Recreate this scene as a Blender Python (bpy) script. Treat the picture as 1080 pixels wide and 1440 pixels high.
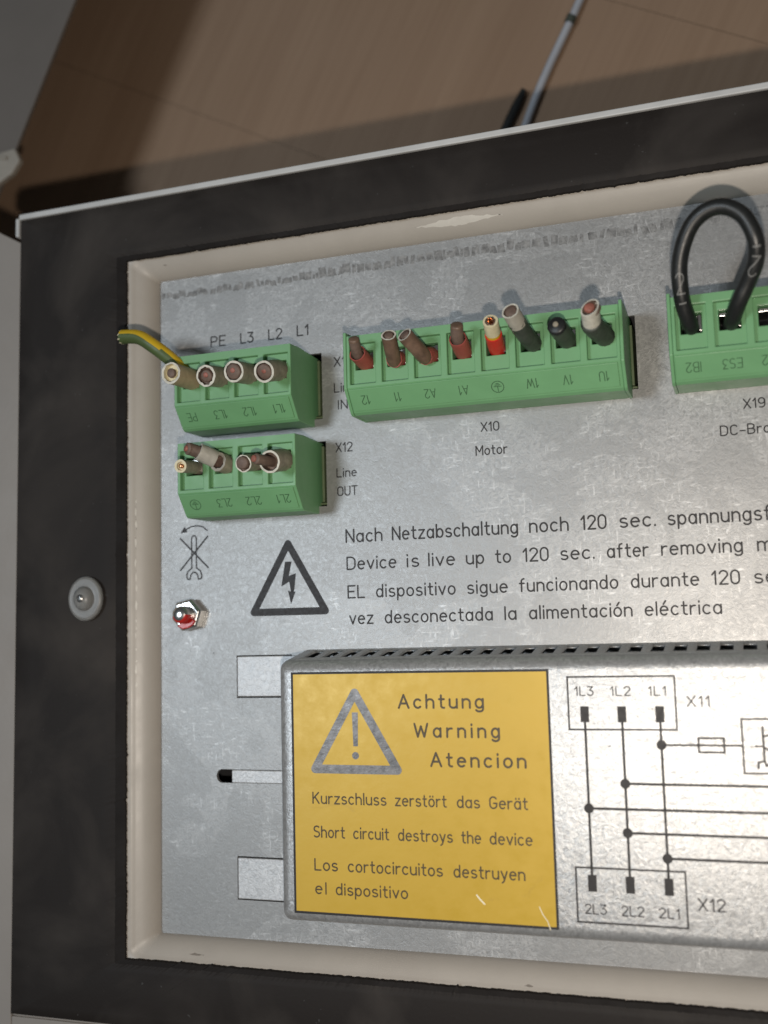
import bpy, bmesh, math, random
from mathutils import Vector, Matrix
random.seed(7)
MM = 0.001                                     # all measures below are millimetres; plate surface is z = 0
scene = bpy.context.scene
for o in list(bpy.data.objects): bpy.data.objects.remove(o, do_unlink=True)

# ------------------------------------------------------------------ camera
cam_data = bpy.data.cameras.new('camera'); cam = bpy.data.objects.new('camera', cam_data)
scene.collection.objects.link(cam); scene.camera = cam
R = Matrix(((0.9458944, 0.0601275, 0.3188549), (-0.0254746, 0.9934088, -0.1117589), (-0.3234730, 0.0975894, 0.9411916)))
cam.matrix_world = Matrix.Translation((0, 0, 235.8 * MM)) @ R.to_4x4()
cam_data.sensor_fit = 'VERTICAL'; cam_data.sensor_height = 24.0; cam_data.sensor_width = 18.0
cam_data.lens = 24.0 * 1500.0 / 1440.0
cam_data.clip_start = 0.01; cam_data.clip_end = 20.0
cam_data.dof.use_dof = True; cam_data.dof.focus_distance = 0.240; cam_data.dof.aperture_fstop = 6.8

# ------------------------------------------------------------------ world, lamps, exposure
world = bpy.data.worlds.new('World'); scene.world = world; world.use_nodes = True
bgn = world.node_tree.nodes['Background']
bgn.inputs['Color'].default_value = (0.92, 0.97, 1.0, 1); bgn.inputs['Strength'].default_value = 0.075

def disk_lamp(name, loc, target, size, power, col):
    l = bpy.data.lights.new(name, 'AREA'); l.shape = 'DISK'; l.size = size * MM; l.energy = power; l.color = col
    o = bpy.data.objects.new(name, l); scene.collection.objects.link(o)
    o.location = Vector(loc) * MM
    o.rotation_euler = (Vector(target) - Vector(loc)).to_track_quat('-Z', 'Y').to_euler()
    return o
disk_lamp('phone_flash', (1, -30, 236), (-40, 15, 0), 7, 0.43, (1.0, 0.90, 0.785))
disk_lamp('room_lamp', (-600, 60, 1150), (-80, 20, 0), 280, 5.6, (0.81, 0.915, 1.0))

scene.view_settings.view_transform = 'Standard'; scene.view_settings.look = 'None'
scene.view_settings.gamma = 1.0; scene.view_settings.use_curve_mapping = False
scene.view_settings.exposure = 0.0
scene.render.engine = 'CYCLES'
scene.cycles.use_denoising = True
scene.cycles.max_bounces = 8

# ------------------------------------------------------------------ materials
class NT:
    def __init__(s, name):
        s.m = bpy.data.materials.new(name); s.m.use_nodes = True
        s.t = s.m.node_tree; s.b = s.t.nodes['Principled BSDF']
    def n(s, kind, **kw):
        nd = s.t.nodes.new(kind)
        for k, v in kw.items():
            if k in nd.inputs.keys() if isinstance(k, str) else False: nd.inputs[k].default_value = v
            else: setattr(nd, k, v)
        return nd
    def l(s, a, b): s.t.links.new(a, b)
    def coords(s, scale=(1, 1, 1), rot=(0, 0, 0)):
        tc = s.n('ShaderNodeTexCoord'); mp = s.n('ShaderNodeMapping')
        mp.inputs['Scale'].default_value = scale; mp.inputs['Rotation'].default_value = rot
        s.l(tc.outputs['Object'], mp.inputs['Vector']); return mp.outputs['Vector']
    def noise(s, vec, scale, detail=4, rough=0.6, dist=0.0):
        nd = s.n('ShaderNodeTexNoise'); nd.inputs['Scale'].default_value = scale
        nd.inputs['Detail'].default_value = detail; nd.inputs['Roughness'].default_value = rough
        nd.inputs['Distortion'].default_value = dist; s.l(vec, nd.inputs['Vector']); return nd.outputs['Fac']
    def ramp(s, fac, stops):
        nd = s.n('ShaderNodeValToRGB'); e = nd.color_ramp.elements
        while len(e) < len(stops): e.new(0.5)
        for el, (p, c) in zip(e, stops):
            el.position = p; el.color = c if len(c) == 4 else (*c, 1)
        s.l(fac, nd.inputs['Fac']); return nd.outputs['Color']
    def maprange(s, fac, a, b, lo, hi):
        nd = s.n('ShaderNodeMapRange'); nd.inputs['From Min'].default_value = a; nd.inputs['From Max'].default_value = b
        nd.inputs['To Min'].default_value = lo; nd.inputs['To Max'].default_value = hi
        s.l(fac, nd.inputs['Value']); return nd.outputs['Result']
    def mix(s, fac, a, b, mode='MIX'):
        nd = s.n('ShaderNodeMix'); nd.data_type = 'RGBA'; nd.blend_type = mode
        if isinstance(fac, float): nd.inputs[0].default_value = fac
        else: s.l(fac, nd.inputs[0])
        for v, i in ((a, 6), (b, 7)):
            if isinstance(v, tuple): nd.inputs[i].default_value = (*v[:3], 1)
            else: s.l(v, nd.inputs[i])
        return nd.outputs[2]
    def bump(s, h, strength, dist):
        nd = s.n('ShaderNodeBump'); nd.inputs['Strength'].default_value = strength; nd.inputs['Distance'].default_value = dist * MM
        s.l(h, nd.inputs['Height']); s.l(nd.outputs['Normal'], s.b.inputs['Normal'])
    def set(s, **kw):
        for k, v in kw.items():
            k = k.replace('_', ' ')
            if isinstance(v, (int, float)): s.b.inputs[k].default_value = v
            elif isinstance(v, tuple): s.b.inputs[k].default_value = (*v[:3], 1)
            else: s.l(v, s.b.inputs[k])
        return s

def g(v): return (v, v, v)

def zinc(name, base, spangle, rough, metallic=0.62, streak=True, bump=0.16):
    m = NT(name); v = m.coords()
    fine = m.noise(v, spangle, 5, 0.7, 1.6)
    big = m.noise(v, 38, 4, 0.6, 0.4)
    # short rolling / rubbing marks in the two sheet directions
    sx = m.noise(m.coords((330, 1300, 1)), 1.0, 3, 0.6, 0.3)
    sy = m.noise(m.coords((1300, 330, 1)), 1.0, 3, 0.6, 0.3)
    marks = m.ramp(sx, [(0.57, g(0.0)), (0.68, g(1.0))]); marks2 = m.ramp(sy, [(0.58, g(0.0)), (0.69, g(1.0))])
    patch = m.ramp(m.noise(v, 60, 3, 0.6, 0.8), [(0.42, g(0.0)), (0.60, g(1.0))])
    col = m.mix(m.ramp(fine, [(0.36, g(0)), (0.66, g(1))]), tuple((0.78 if streak else 0.66) * c for c in base), tuple((1.16 if streak else 1.18) * c for c in base))
    col = m.mix(m.maprange(big, 0.35, 0.68, 0.0, 0.5), col, tuple(0.80 * c for c in base))
    if streak:
        mk = m.mix(patch, m.mix(1.0, marks, marks2, 'LIGHTEN'), g(0.0), 'MIX')
        f = m.n('ShaderNodeMath'); f.operation = 'MULTIPLY'; f.inputs[1].default_value = 0.75; m.l(mk, f.inputs[0])
        col = m.mix(f.outputs[0], col, tuple(min(1, 1.55 * c) for c in base))
    blot = m.ramp(m.noise(v, 31, 5, 0.62, 0.7), [(0.485, g(0)), (0.505, g(1))])
    fb = m.n('ShaderNodeMath'); fb.operation = 'MULTIPLY'; fb.inputs[1].default_value = 0.7 if streak else 0.0; m.l(blot, fb.inputs[0])
    col = m.mix(fb.outputs[0], col, tuple(0.80 * c for c in base))
    specks = m.ramp(m.noise(v, 760, 1, 0.4), [(0.80, g(0)), (0.84, g(1))])
    col = m.mix(specks, col, g(0.13))
    r = m.maprange(fine, 0.3, 0.7, rough - 0.07, rough + 0.07)
    m.set(Base_Color=col, Metallic=metallic, Roughness=r)
    m.bump(fine, bump, 0.25)
    return m.m
M = {}
M['plate'] = zinc('zinc_sheet', (0.345, 0.343, 0.340), 760, 0.43, 0.45, bump=0.22)
M['cover'] = zinc('zinc_cover', (0.46, 0.462, 0.464), 820, 0.36, 0.55, streak=False, bump=0.42)
M['tab'] = zinc('zinc_tab', (0.58, 0.585, 0.595), 820, 0.46, 0.42, streak=False, bump=0.34)

def paint(name, col, rough=0.5, var=0.12, scale=60, bump=0.0, bscale=900, spec=0.5):
    m = NT(name); v = m.coords()
    c = m.mix(m.maprange(m.noise(v, scale, 5, 0.65, 0.3), 0.3, 0.7, 0.0, 1.0), tuple(x * (1 - var) for x in col), tuple(min(1, x * (1 + var)) for x in col))
    m.set(Base_Color=c, Roughness=m.maprange(m.noise(v, scale * 2.3, 3), 0.3, 0.7, rough - 0.07, rough + 0.07))
    m.b.inputs['Specular IOR Level'].default_value = spec
    if bump: m.bump(m.noise(v, bscale, 3, 0.6), bump, 0.2)
    return m.m
M['beige'] = paint('beige_enamel', (0.405, 0.372, 0.332), 0.42, 0.06, 45, 0.10, 700)
M['flange'] = paint('grey_enamel', (0.255, 0.230, 0.208), 0.5, 0.06, 30, 0.12, 800)
M['rim'] = paint('pale_edge', (0.50, 0.50, 0.495), 0.5, 0.10, 90)
M['rim_dirty'] = paint('worn_edge', (0.30, 0.27, 0.23), 0.6, 0.25, 120)
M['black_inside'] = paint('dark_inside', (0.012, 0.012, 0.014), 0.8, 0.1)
def rubber():
    m = NT('black_foam_rubber'); v = m.coords()
    s = m.ramp(m.noise(v, 30, 4, 0.55, 0.5), [(0.44, g(0)), (0.74, g(1))])
    c = m.mix(s, (0.0145, 0.0112, 0.0096), (0.044, 0.038, 0.034))
    d = m.ramp(m.noise(v, 700, 2, 0.5), [(0.74, g(0)), (0.79, g(1))])
    c = m.mix(m.mix(0.5, d, g(0)), c, g(0.075))
    m.set(Base_Color=c, Roughness=m.maprange(s, 0, 1, 0.62, 0.75)); m.b.inputs['Specular IOR Level'].default_value = 0.22
    m.bump(m.noise(v, 1400, 3, 0.6), 0.18, 0.15)
    return m.m
M['gasket'] = rubber()
M['gasket_shade'] = paint('shaded_rubber_edge', (0.0105, 0.0082, 0.0072), 0.7, 0.2, 60, 0.1, 900, 0.2)  # shade along the seal's inner margin, put into a darker rubber colour
M['green'] = paint('green_nylon', (0.145, 0.325, 0.155), 0.44, 0.07, 70, 0.05, 1200, 0.45)
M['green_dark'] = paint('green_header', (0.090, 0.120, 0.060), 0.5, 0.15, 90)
M['engrave'] = paint('sunk_lettering', (0.045, 0.120, 0.050), 0.6, 0.1, 200)
M['ink'] = paint('black_print', (0.019, 0.017, 0.0175), 0.52, 0.2, 500, 0.1, 1500, 0.35)
M['ink_worn'] = paint('worn_print', (0.165, 0.160, 0.165), 0.33, 0.55, 420, 0.3, 900)
M['ink_brown'] = paint('brown_print', (0.060, 0.038, 0.008), 0.5, 0.35, 500)
def yellow():
    m = NT('yellow_print'); v = m.coords()
    c = m.mix(m.maprange(m.noise(v, 35, 5, 0.6, 0.3), 0.35, 0.7, 0, 1), (0.500, 0.318, 0.026), (0.530, 0.342, 0.033))
    st = m.ramp(m.noise(v, 90, 6, 0.7, 1.0), [(0.64, g(0)), (0.80, g(1))])
    c = m.mix(m.mix(0.55, st, g(0)), c, (0.33, 0.20, 0.035))
    m.set(Base_Color=c, Roughness=m.maprange(m.noise(v, 300, 3), 0.3, 0.7, 0.34, 0.46), Metallic=0.12)
    m.bump(m.noise(v, 900, 4, 0.65), 0.08, 0.2)
    return m.m
M['yellow'] = yellow()
M['residue'] = paint('glue_residue', (0.185, 0.185, 0.185), 0.5, 0.55, 700, 0.25, 900)
M['scratch'] = paint('bare_scratch', (0.75, 0.68, 0.50), 0.4, 0.1)
M['grey_sheath'] = paint('grey_sheath', (0.26, 0.23, 0.175), 0.55, 0.40, 330, 0.1, 1200)
M['beige_sheath'] = paint('beige_sheath', (0.37, 0.295, 0.185), 0.5, 0.25, 220, 0.1, 1200)
M['cut_white'] = paint('cut_insulation', (0.56, 0.54, 0.47), 0.6, 0.28, 500)
M['cut_grey'] = paint('cut_grey_insulation', (0.36, 0.34, 0.29), 0.6, 0.15, 400)
M['cream'] = paint('cream_insulation', (0.60, 0.54, 0.36), 0.5, 0.12, 400)
M['core_brown'] = paint('brown_core', (0.135, 0.092, 0.072), 0.6, 0.3, 500, 0.25, 1500)
M['core_red'] = paint('copper_tip', (0.27, 0.10, 0.075), 0.5, 0.35, 700, 0.3, 1500)
M['brown_sheath'] = paint('brown_sheath', (0.150, 0.094, 0.064), 0.5, 0.40, 300, 0.1, 1200)
M['red_sleeve'] = paint('faded_red_sleeve', (0.31, 0.070, 0.055), 0.5, 0.2, 300)
M['bright_red'] = paint('bright_red_sleeve', (0.56, 0.022, 0.018), 0.38, 0.1, 300)
M['wire_yellow'] = paint('yellow_insulation', (0.55, 0.36, 0.015), 0.42, 0.1, 300)
M['wire_green'] = paint('green_insulation', (0.070, 0.105, 0.035), 0.45, 0.15, 300)
M['black_wire'] = paint('black_insulation', (0.011, 0.012, 0.012), 0.4, 0.2, 300, 0.05, 900)
M['dark_wire'] = paint('charcoal_insulation', (0.042, 0.050, 0.040), 0.5, 0.5, 350, 0.05, 900)
M['white_mark'] = paint('white_marking', (0.14, 0.14, 0.135), 0.5, 0.3, 500)
def metal(name, col, rough, var=0.1):
    m = NT(name); v = m.coords()
    c = m.mix(m.maprange(m.noise(v, 500, 4), 0.3, 0.7, 0, 1), tuple(x * (1 - var) for x in col), col)
    m.set(Base_Color=c, Metallic=1.0, Roughness=m.maprange(m.noise(v, 300, 3), 0.3, 0.7, rough - 0.05, rough + 0.05)); return m.m
M['chrome'] = metal('plated_steel', (0.72, 0.71, 0.69), 0.22)
M['copper'] = metal('copper_strands', (0.75, 0.36, 0.18), 0.3)
M['red_lacquer'] = paint('red_lacquer', (0.42, 0.018, 0.014), 0.25, 0.15, 400)
def clear():
    m = NT('clear_plastic'); v = m.coords()
    m.set(Base_Color=(0.46, 0.455, 0.44), Roughness=m.maprange(m.noise(v, 200, 3), 0.3, 0.7, 0.26, 0.42))
    m.b.inputs['Transmission Weight'].default_value = 0.65; m.b.inputs['IOR'].default_value = 1.45
    return m.m
M['clear'] = clear()
FA = math.radians(62)                           # run of the floor boards
def wood():
    m = NT('wood_floor')
    def along(sx, sy):
        tc = m.n('ShaderNodeTexCoord'); mp = m.n('ShaderNodeMapping'); mp.vector_type = 'TEXTURE'
        mp.inputs['Rotation'].default_value = (0, 0, FA); mp.inputs['Scale'].default_value = (1/sx, 1/sy, 1)
        m.l(tc.outputs['Object'], mp.inputs['Vector']); return mp.outputs['Vector']
    v = along(14, 420); v2 = along(3.5, 60); v3 = m.coords()
    c = m.mix(m.ramp(m.noise(v, 1.0, 5, 0.6, 0.4), [(0.3, g(0)), (0.7, g(1))]), (0.252, 0.166, 0.108), (0.290, 0.196, 0.130))
    c = m.mix(m.maprange(m.noise(v2, 1.0, 4, 0.6, 0.6), 0.35, 0.7, 0, 0.55), c, (0.205, 0.128, 0.080))
    c = m.mix(m.maprange(m.noise(v3, 9, 3), 0.35, 0.7, 0, 0.4), c, (0.29, 0.20, 0.14))
    m.set(Base_Color=c, Roughness=0.6); m.b.inputs['Specular IOR Level'].default_value = 0.3
    return m.m
M['wood'] = wood()
M['door_grey'] = paint('door_paint', (0.130, 0.112, 0.098), 0.55, 0.08, 20, 0.1, 800)
M['pale'] = paint('pale_plastic', (0.36, 0.375, 0.41), 0.5, 0.1, 100)
M['clip'] = paint('clip_plastic', (0.30, 0.27, 0.23), 0.5, 0.15, 100)

# ------------------------------------------------------------------ mesh builder
ORG = {}
class MB:
    def __init__(s): s.v = []; s.f = []; s.mi = []
    def quad(s, pts, mi=0):
        b = len(s.v); s.v += [tuple(p) for p in pts]; s.f.append(tuple(range(b, b + len(pts)))); s.mi.append(mi)
    def box(s, a, b, mi=0):
        x0, y0, z0 = a; x1, y1, z1 = b
        P = [(x0,y0,z0),(x1,y0,z0),(x1,y1,z0),(x0,y1,z0),(x0,y0,z1),(x1,y0,z1),(x1,y1,z1),(x0,y1,z1)]
        for f in ((3,2,1,0),(4,5,6,7),(0,1,5,4),(1,2,6,5),(2,3,7,6),(3,0,4,7)): s.quad([P[i] for i in f], mi)
    def prism(s, poly, z0, z1, mi=0):
        n = len(poly)
        s.quad([(x, y, z1) for x, y in poly], mi); s.quad([(x, y, z0) for x, y in reversed(poly)], mi)
        for i in range(n):
            a, b = poly[i], poly[(i + 1) % n]
            s.quad([(a[0],a[1],z0),(b[0],b[1],z0),(b[0],b[1],z1),(a[0],a[1],z1)], mi)
    def xprism(s, prof, x0, x1, mi=0):          # profile of (y, z), extruded along x
        n = len(prof)
        s.quad([(x1, y, z) for y, z in prof], mi); s.quad([(x0, y, z) for y, z in reversed(prof)], mi)
        for i in range(n):
            a, b = prof[i], prof[(i + 1) % n]
            s.quad([(x0,)+tuple(a), (x0,)+tuple(b), (x1,)+tuple(b), (x1,)+tuple(a)], mi)
    def loops(s, loops, close=True, mi=0, mifun=None):
        b = len(s.v); n = len(loops[0])
        for L in loops: s.v += [tuple(p) for p in L]
        for i in range(len(loops) - 1):
            for j in range(n if close else n - 1):
                k = (j + 1) % n
                s.f.append((b+i*n+j, b+i*n+k, b+(i+1)*n+k, b+(i+1)*n+j)); s.mi.append(mifun(i, j) if mifun else mi)
        return b, n
    def tube(s, pts, rad, seg=20, cap0=True, cap1=True, mi=0, mifun=None, jit=0.0, ell=None):
        pts = [Vector(p) for p in pts]
        if isinstance(rad, (int, float)): rad = [rad] * len(pts)
        t0 = (pts[1] - pts[0]).normalized(); up = Vector((0, 1, 0))
        if abs(t0.dot(up)) > 0.9: up = Vector((1, 0, 0))
        nrm = (up - t0 * up.dot(t0)).normalized(); L = []
        for i, p in enumerate(pts):
            t = (pts[min(i+1, len(pts)-1)] - pts[max(i-1, 0)]).normalized()
            nrm = (nrm - t * nrm.dot(t)).normalized(); bn = t.cross(nrm)
            L.append([p + (nrm*math.cos(a) + bn*math.sin(a)) * rad[i] * (1 + jit*(random.random()-0.5)) for a in [2*math.pi*k/seg for k in range(seg)]])
        s.loops(L, True, mi, mifun)
        if cap0: s.quad(list(reversed(L[0])), mi)
        if cap1: s.quad(L[-1], mi)
        return L
    def ring_end(s, L, inner, mi, depth=1.2, mi2=None, rag=0.0):   # annulus on a loop, then a wall going down inside
        c = sum((Vector(p) for p in L), Vector()) / len(L)
        n = (Vector(L[1]) - c).cross(Vector(L[0]) - c).normalized()
        Li = [c + (Vector(p) - c) * inner * (1 + rag*(random.random()-0.5)) for p in L]
        Ld = [p + n * depth for p in Li]
        s.loops([L, Li], True, mi); s.loops([Li, Ld], True, mi if mi2 is None else mi2); s.quad(Ld, mi if mi2 is None else mi2)
    def build(s, name, mats, parent=None, smooth=False, bevel=0, seg=2, solid=0, merge=True, angle=40):
        off = ORG.get(parent.name, Vector((0,0,0))) if parent else Vector((0,0,0))
        me = bpy.data.meshes.new(name)
        me.from_pydata([tuple((Vector(v) - off) * MM) for v in s.v], [], s.f)
        if not isinstance(mats, (list, tuple)): mats = [mats]
        for m in mats: me.materials.append(m)
        for p, i in zip(me.polygons, s.mi): p.material_index = i
        if merge:
            bm = bmesh.new(); bm.from_mesh(me); bmesh.ops.remove_doubles(bm, verts=bm.verts, dist=1e-6)
            bmesh.ops.recalc_face_normals(bm, faces=bm.faces); bm.to_mesh(me); bm.free()
        if smooth:
            for p in me.polygons: p.use_smooth = True
            me.set_sharp_from_angle(angle=math.radians(angle))
        o = bpy.data.objects.new(name, me); scene.collection.objects.link(o)
        if parent: o.parent = parent; ORG[o.name] = off
        else: ORG[o.name] = Vector((0,0,0))
        if solid:
            md = o.modifiers.new('thick', 'SOLIDIFY'); md.thickness = abs(solid) * MM; md.offset = -1 if solid > 0 else 1
        if bevel:
            md = o.modifiers.new('bevel', 'BEVEL'); md.width = bevel * MM; md.segments = seg; md.limit_method = 'ANGLE'; md.angle_limit = math.radians(35)
        return o

def thing(name, label, cat, loc, group=None):
    o = bpy.data.objects.new(name, None); scene.collection.objects.link(o)
    o.empty_display_size = 0.005
    o.location = Vector(loc) * MM; ORG[o.name] = Vector(loc)
    o['label'] = label; o['category'] = cat
    if group: o['group'] = group
    return o
def tag(o, label, cat, group=None):
    o['label'] = label; o['category'] = cat
    if group: o['group'] = group
    return o

# ------------------------------------------------------------------ plotter lettering (single strokes)
def arc(cx, cy, rx, ry, a0, a1, n=10):
    return [(cx + rx*math.cos(math.radians(a0 + (a1-a0)*i/n)), cy + ry*math.sin(math.radians(a0 + (a1-a0)*i/n))) for i in range(n+1)]
def bowl(w=0.5, h=0.66): return arc(w/2, h/2, w/2, h/2, 0, 360, 20)
G = {}
def gl(ch, w, *st): G[ch] = (w, [list(s) for s in st])
gl('A', .62, [(0,0),(.31,1),(.62,0)], [(.11,.34),(.51,.34)])
gl('B', .54, [(0,0),(0,1),(.28,1)] + arc(.28,.76,.22,.24,90,-90,8) + [(.02,.52)], [(.22,.52),(.28,.52)] + arc(.28,.26,.26,.26,90,-90,8) + [(.02,0)])
gl('C', .56, arc(.30,.70,.27,.30,30,180,8) + arc(.30,.30,.27,.30,180,330,8))
gl('D', .56, [(0,0),(0,1),(.24,1)] + arc(.24,.68,.32,.32,90,0,7) + arc(.24,.32,.32,.32,0,-90,7) + [(0,0)])
gl('E', .50, [(.50,1),(0,1),(0,0),(.50,0)], [(0,.52),(.42,.52)])
gl('G', .58, arc(.30,.70,.27,.30,30,180,8) + arc(.30,.30,.27,.30,180,360,10) + [(.57,.45),(.33,.45)])
gl('I', .02, [(.01,0),(.01,1)])
gl('K', .54, [(0,0),(0,1)], [(.50,1),(.02,.42)], [(.17,.60),(.54,0)])
gl('L', .46, [(0,1),(0,0),(.46,0)])
gl('M', .66, [(0,0),(0,1),(.33,.35),(.66,1),(.66,0)])
gl('N', .54, [(0,0),(0,1),(.54,0),(.54,1)])
gl('O', .56, arc(.28,.70,.28,.30,0,180,10) + arc(.28,.30,.28,.30,180,360,10) + [(.56,.70)])
gl('P', .52, [(0,0),(0,1),(.27,1)] + arc(.27,.74,.25,.26,90,-90,9) + [(0,.48)])
gl('S', .52, arc(.27,.75,.25,.25,40,225,10) + [(.40,.46)] + arc(.25,.26,.27,.26,40,-140,10))
gl('T', .54, [(0,1),(.54,1)], [(.27,1),(.27,0)])
gl('U', .54, [(0,1),(0,.28)] + arc(.27,.28,.27,.28,180,360,12) + [(.54,1)])
gl('V', .58, [(0,1),(.29,0),(.58,1)])
gl('W', .84, [(0,1),(.21,0),(.42,.8),(.63,0),(.84,1)])
gl('X', .56, [(0,0),(.56,1)], [(0,1),(.56,0)])
gl('0', .50, arc(.25,.70,.25,.30,0,180,10) + arc(.25,.30,.25,.30,180,360,10) + [(.50,.70)])
gl('1', .24, [(0,.74),(.20,1),(.20,0)])
gl('2', .50, arc(.25,.73,.25,.27,165,-20,10) + [(0,0),(.50,0)])
gl('3', .50, [(.02,1),(.48,1),(.20,.60)] + arc(.23,.30,.27,.30,80,-150,10))
gl('9', .50, arc(.25,.70,.25,.30,0,-360,18), [(.50,.68),(.50,.5)] + arc(.22,.30,.28,.30,0,-120,8))
gl('a', .46, [(.44,.66),(.44,0)], arc(.22,.33,.22,.33,0,360,18))
gl('b', .46, [(0,1),(0,0)], arc(.24,.33,.22,.33,0,360,18))
gl('c', .42, arc(.23,.33,.23,.33,48,312,14))
gl('d', .46, [(.44,1),(.44,0)], arc(.22,.33,.22,.33,0,360,18))
gl('e', .46, [(.02,.36),(.45,.36)], arc(.23,.33,.23,.33,5,310,16))
gl('f', .32, arc(.30,.80,.18,.20,90,180,6) + [(.12,0)], [(0,.64),(.30,.64)])
gl('g', .46, [(.44,.66),(.44,-.08)] + arc(.22,-.08,.22,.20,0,-150,9), arc(.22,.33,.22,.33,0,360,18))
gl('h', .44, [(0,1),(0,0)], [(0,.42)] + arc(.22,.42,.22,.24,180,0,10) + [(.44,0)])
gl('i', .02, [(.01,.66),(.01,0)], [(.01,.90),(.01,.97)])
gl('k', .40, [(0,1),(0,0)], [(.38,.66),(.02,.26)], [(.14,.40),(.40,0)])
gl('l', .02, [(.01,1),(.01,0)])
gl('m', .72, [(0,.66),(0,0)], [(0,.44)] + arc(.18,.44,.18,.22,180,0,8) + [(.36,0)], [(.36,.44)] + arc(.54,.44,.18,.22,180,0,8) + [(.72,0)])
gl('n', .44, [(0,.66),(0,0)], [(0,.42)] + arc(.22,.42,.22,.24,180,0,10) + [(.44,0)])
gl('o', .46, arc(.23,.33,.23,.33,0,360,20))
gl('p', .46, [(0,.66),(0,-.30)], arc(.24,.33,.22,.33,0,360,18))
gl('r', .30, [(0,.66),(0,0)], [(0,.38)] + arc(.24,.38,.24,.27,180,75,7))
gl('s', .40, arc(.20,.49,.18,.17,35,225,8) + [(.30,.30)] + arc(.20,.17,.20,.17,40,-145,8))
gl('t', .30, [(.12,.95),(.12,.16)] + arc(.28,.16,.16,.16,180,280,6), [(0,.66),(.30,.66)])
gl('u', .44, [(.44,.66),(.44,0)], [(0,.66),(0,.24)] + arc(.22,.24,.22,.24,180,360,10))
gl('v', .44, [(0,.66),(.22,0),(.44,.66)])
gl('y', .44, [(0,.66),(.23,.02)], [(.44,.66),(.19,-.18),(.06,-.30)])
gl('z', .42, [(.02,.66),(.42,.66),(0,0),(.42,0)])
gl('.', .02, [(.01,0),(.01,.06)])
gl('-', .40, [(0,.36),(.40,.36)])
gl(' ', .40)
G['ö'] = (.46, G['o'][1] + [[(.11,.86),(.11,.93)], [(.35,.86),(.35,.93)]])
G['ä'] = (.46, G['a'][1] + [[(.11,.86),(.11,.93)], [(.35,.86),(.35,.93)]])
G['ó'] = (.46, G['o'][1] + [[(.20,.82),(.34,1.06)]])
G['é'] = (.46, G['e'][1] + [[(.20,.82),(.34,1.06)]])

def ribbon(mb, pts, w, put, lift, closed=False, mi=0, caps=True):
    P = [Vector((p[0], p[1])) for p in pts]
    Q = [P[0]]
    for p in P[1:]:
        if (p - Q[-1]).length > 1e-4: Q.append(p)
    if not closed and len(Q) > 2 and (Q[0] - Q[-1]).length < 1e-3: closed = True
    if closed and (Q[0] - Q[-1]).length < 1e-3: Q.pop()
    n = len(Q); L = []; Rr = []
    for i in range(n):
        a = Q[i-1] if (i > 0 or closed) else None; c = Q[(i+1) % n] if (i < n-1 or closed) else None
        d1 = (Q[i] - a).normalized() if a is not None else None; d2 = (c - Q[i]).normalized() if c is not None else None
        if d1 is None: d1 = d2
        if d2 is None: d2 = d1
        n1 = Vector((-d1.y, d1.x)); n2 = Vector((-d2.y, d2.x)); m = n1 + n2
        if m.length < 0.25: m = n1; k = 1.0
        else: m.normalize(); k = min(1.0 / max(m.dot(n1), 0.3), 2.2)
        L.append(Q[i] + m*(w/2*k)); Rr.append(Q[i] - m*(w/2*k))
    for i in range(n if closed else n-1):
        j = (i+1) % n
        mb.quad([put(*L[i], lift), put(*Rr[i], lift), put(*Rr[j], lift), put(*L[j], lift)], mi)
    if not closed and caps:
        for p, q, s in ((Q[0], Q[1], -1), (Q[-1], Q[-2], -1)):
            d = (p - q).normalized(); nn = Vector((-d.y, d.x)); r = w/2
            fan = [p + nn*(r*math.cos(t)) + d*(r*math.sin(t)) for t in [math.pi*k/6 for k in range(7)]]
            mb.quad([put(*f, lift) for f in fan], mi)

def split_sharp(st, limit=75):                       # break a stroke where the pen turns back sharply
    out = [[st[0]]]
    for i in range(1, len(st)-1):
        out[-1].append(st[i]); a = Vector(st[i]) - Vector(st[i-1]); b = Vector(st[i+1]) - Vector(st[i])
        if a.length > 1e-6 and b.length > 1e-6 and math.degrees(a.angle(b)) > limit: out.append([st[i]])
    out[-1].append(st[-1]); return out
def text_width(txt, sp): return sum(G[c][0] + sp for c in txt) - sp
def draw_text(mb, txt, put, h, width=None, sp=0.28, sw=0.105, wide=1.0, mi=0, lift0=0.0):
    """put(u, v, lift): millimetres along and across the baseline -> point. width fixes the run of the whole line."""
    if width is not None:
        nat = text_width(txt, 0); k_ = max(1, len(txt)-1)
        if wide == 1.0: wide = max(0.8, min(1.35, (width/h) / (nat + 0.22*k_)))
        sp = (width/h/wide - nat) / k_
    x = 0.0; k = 0
    for ch in txt:
        w, st = G[ch]
        for s in [q for p in st for q in split_sharp(p)]:
            ribbon(mb, [((x + p[0]) * h * wide, p[1] * h) for p in s], sw*h, put, lift0 + 0.004*(k % 3))
            k += 1
        x += w + sp
def flat(x, y, z, rot=0.0):
    c, s = math.cos(math.radians(rot)), math.sin(math.radians(rot))
    return lambda u, v, l: (x + u*c - v*s, y + u*s + v*c, z + 0.03 + l)
def printed(name, items, z, mat, parent, sw=0.105):
    mb = MB()
    for it in items:
        txt, x, y, h, w = it[:5]; wide = it[5] if len(it) > 5 else 1.0
        draw_text(mb, txt, flat(x, y, z), h, w, sw=sw, wide=wide)
    return mb.build(name, mat, parent, merge=False)
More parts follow.
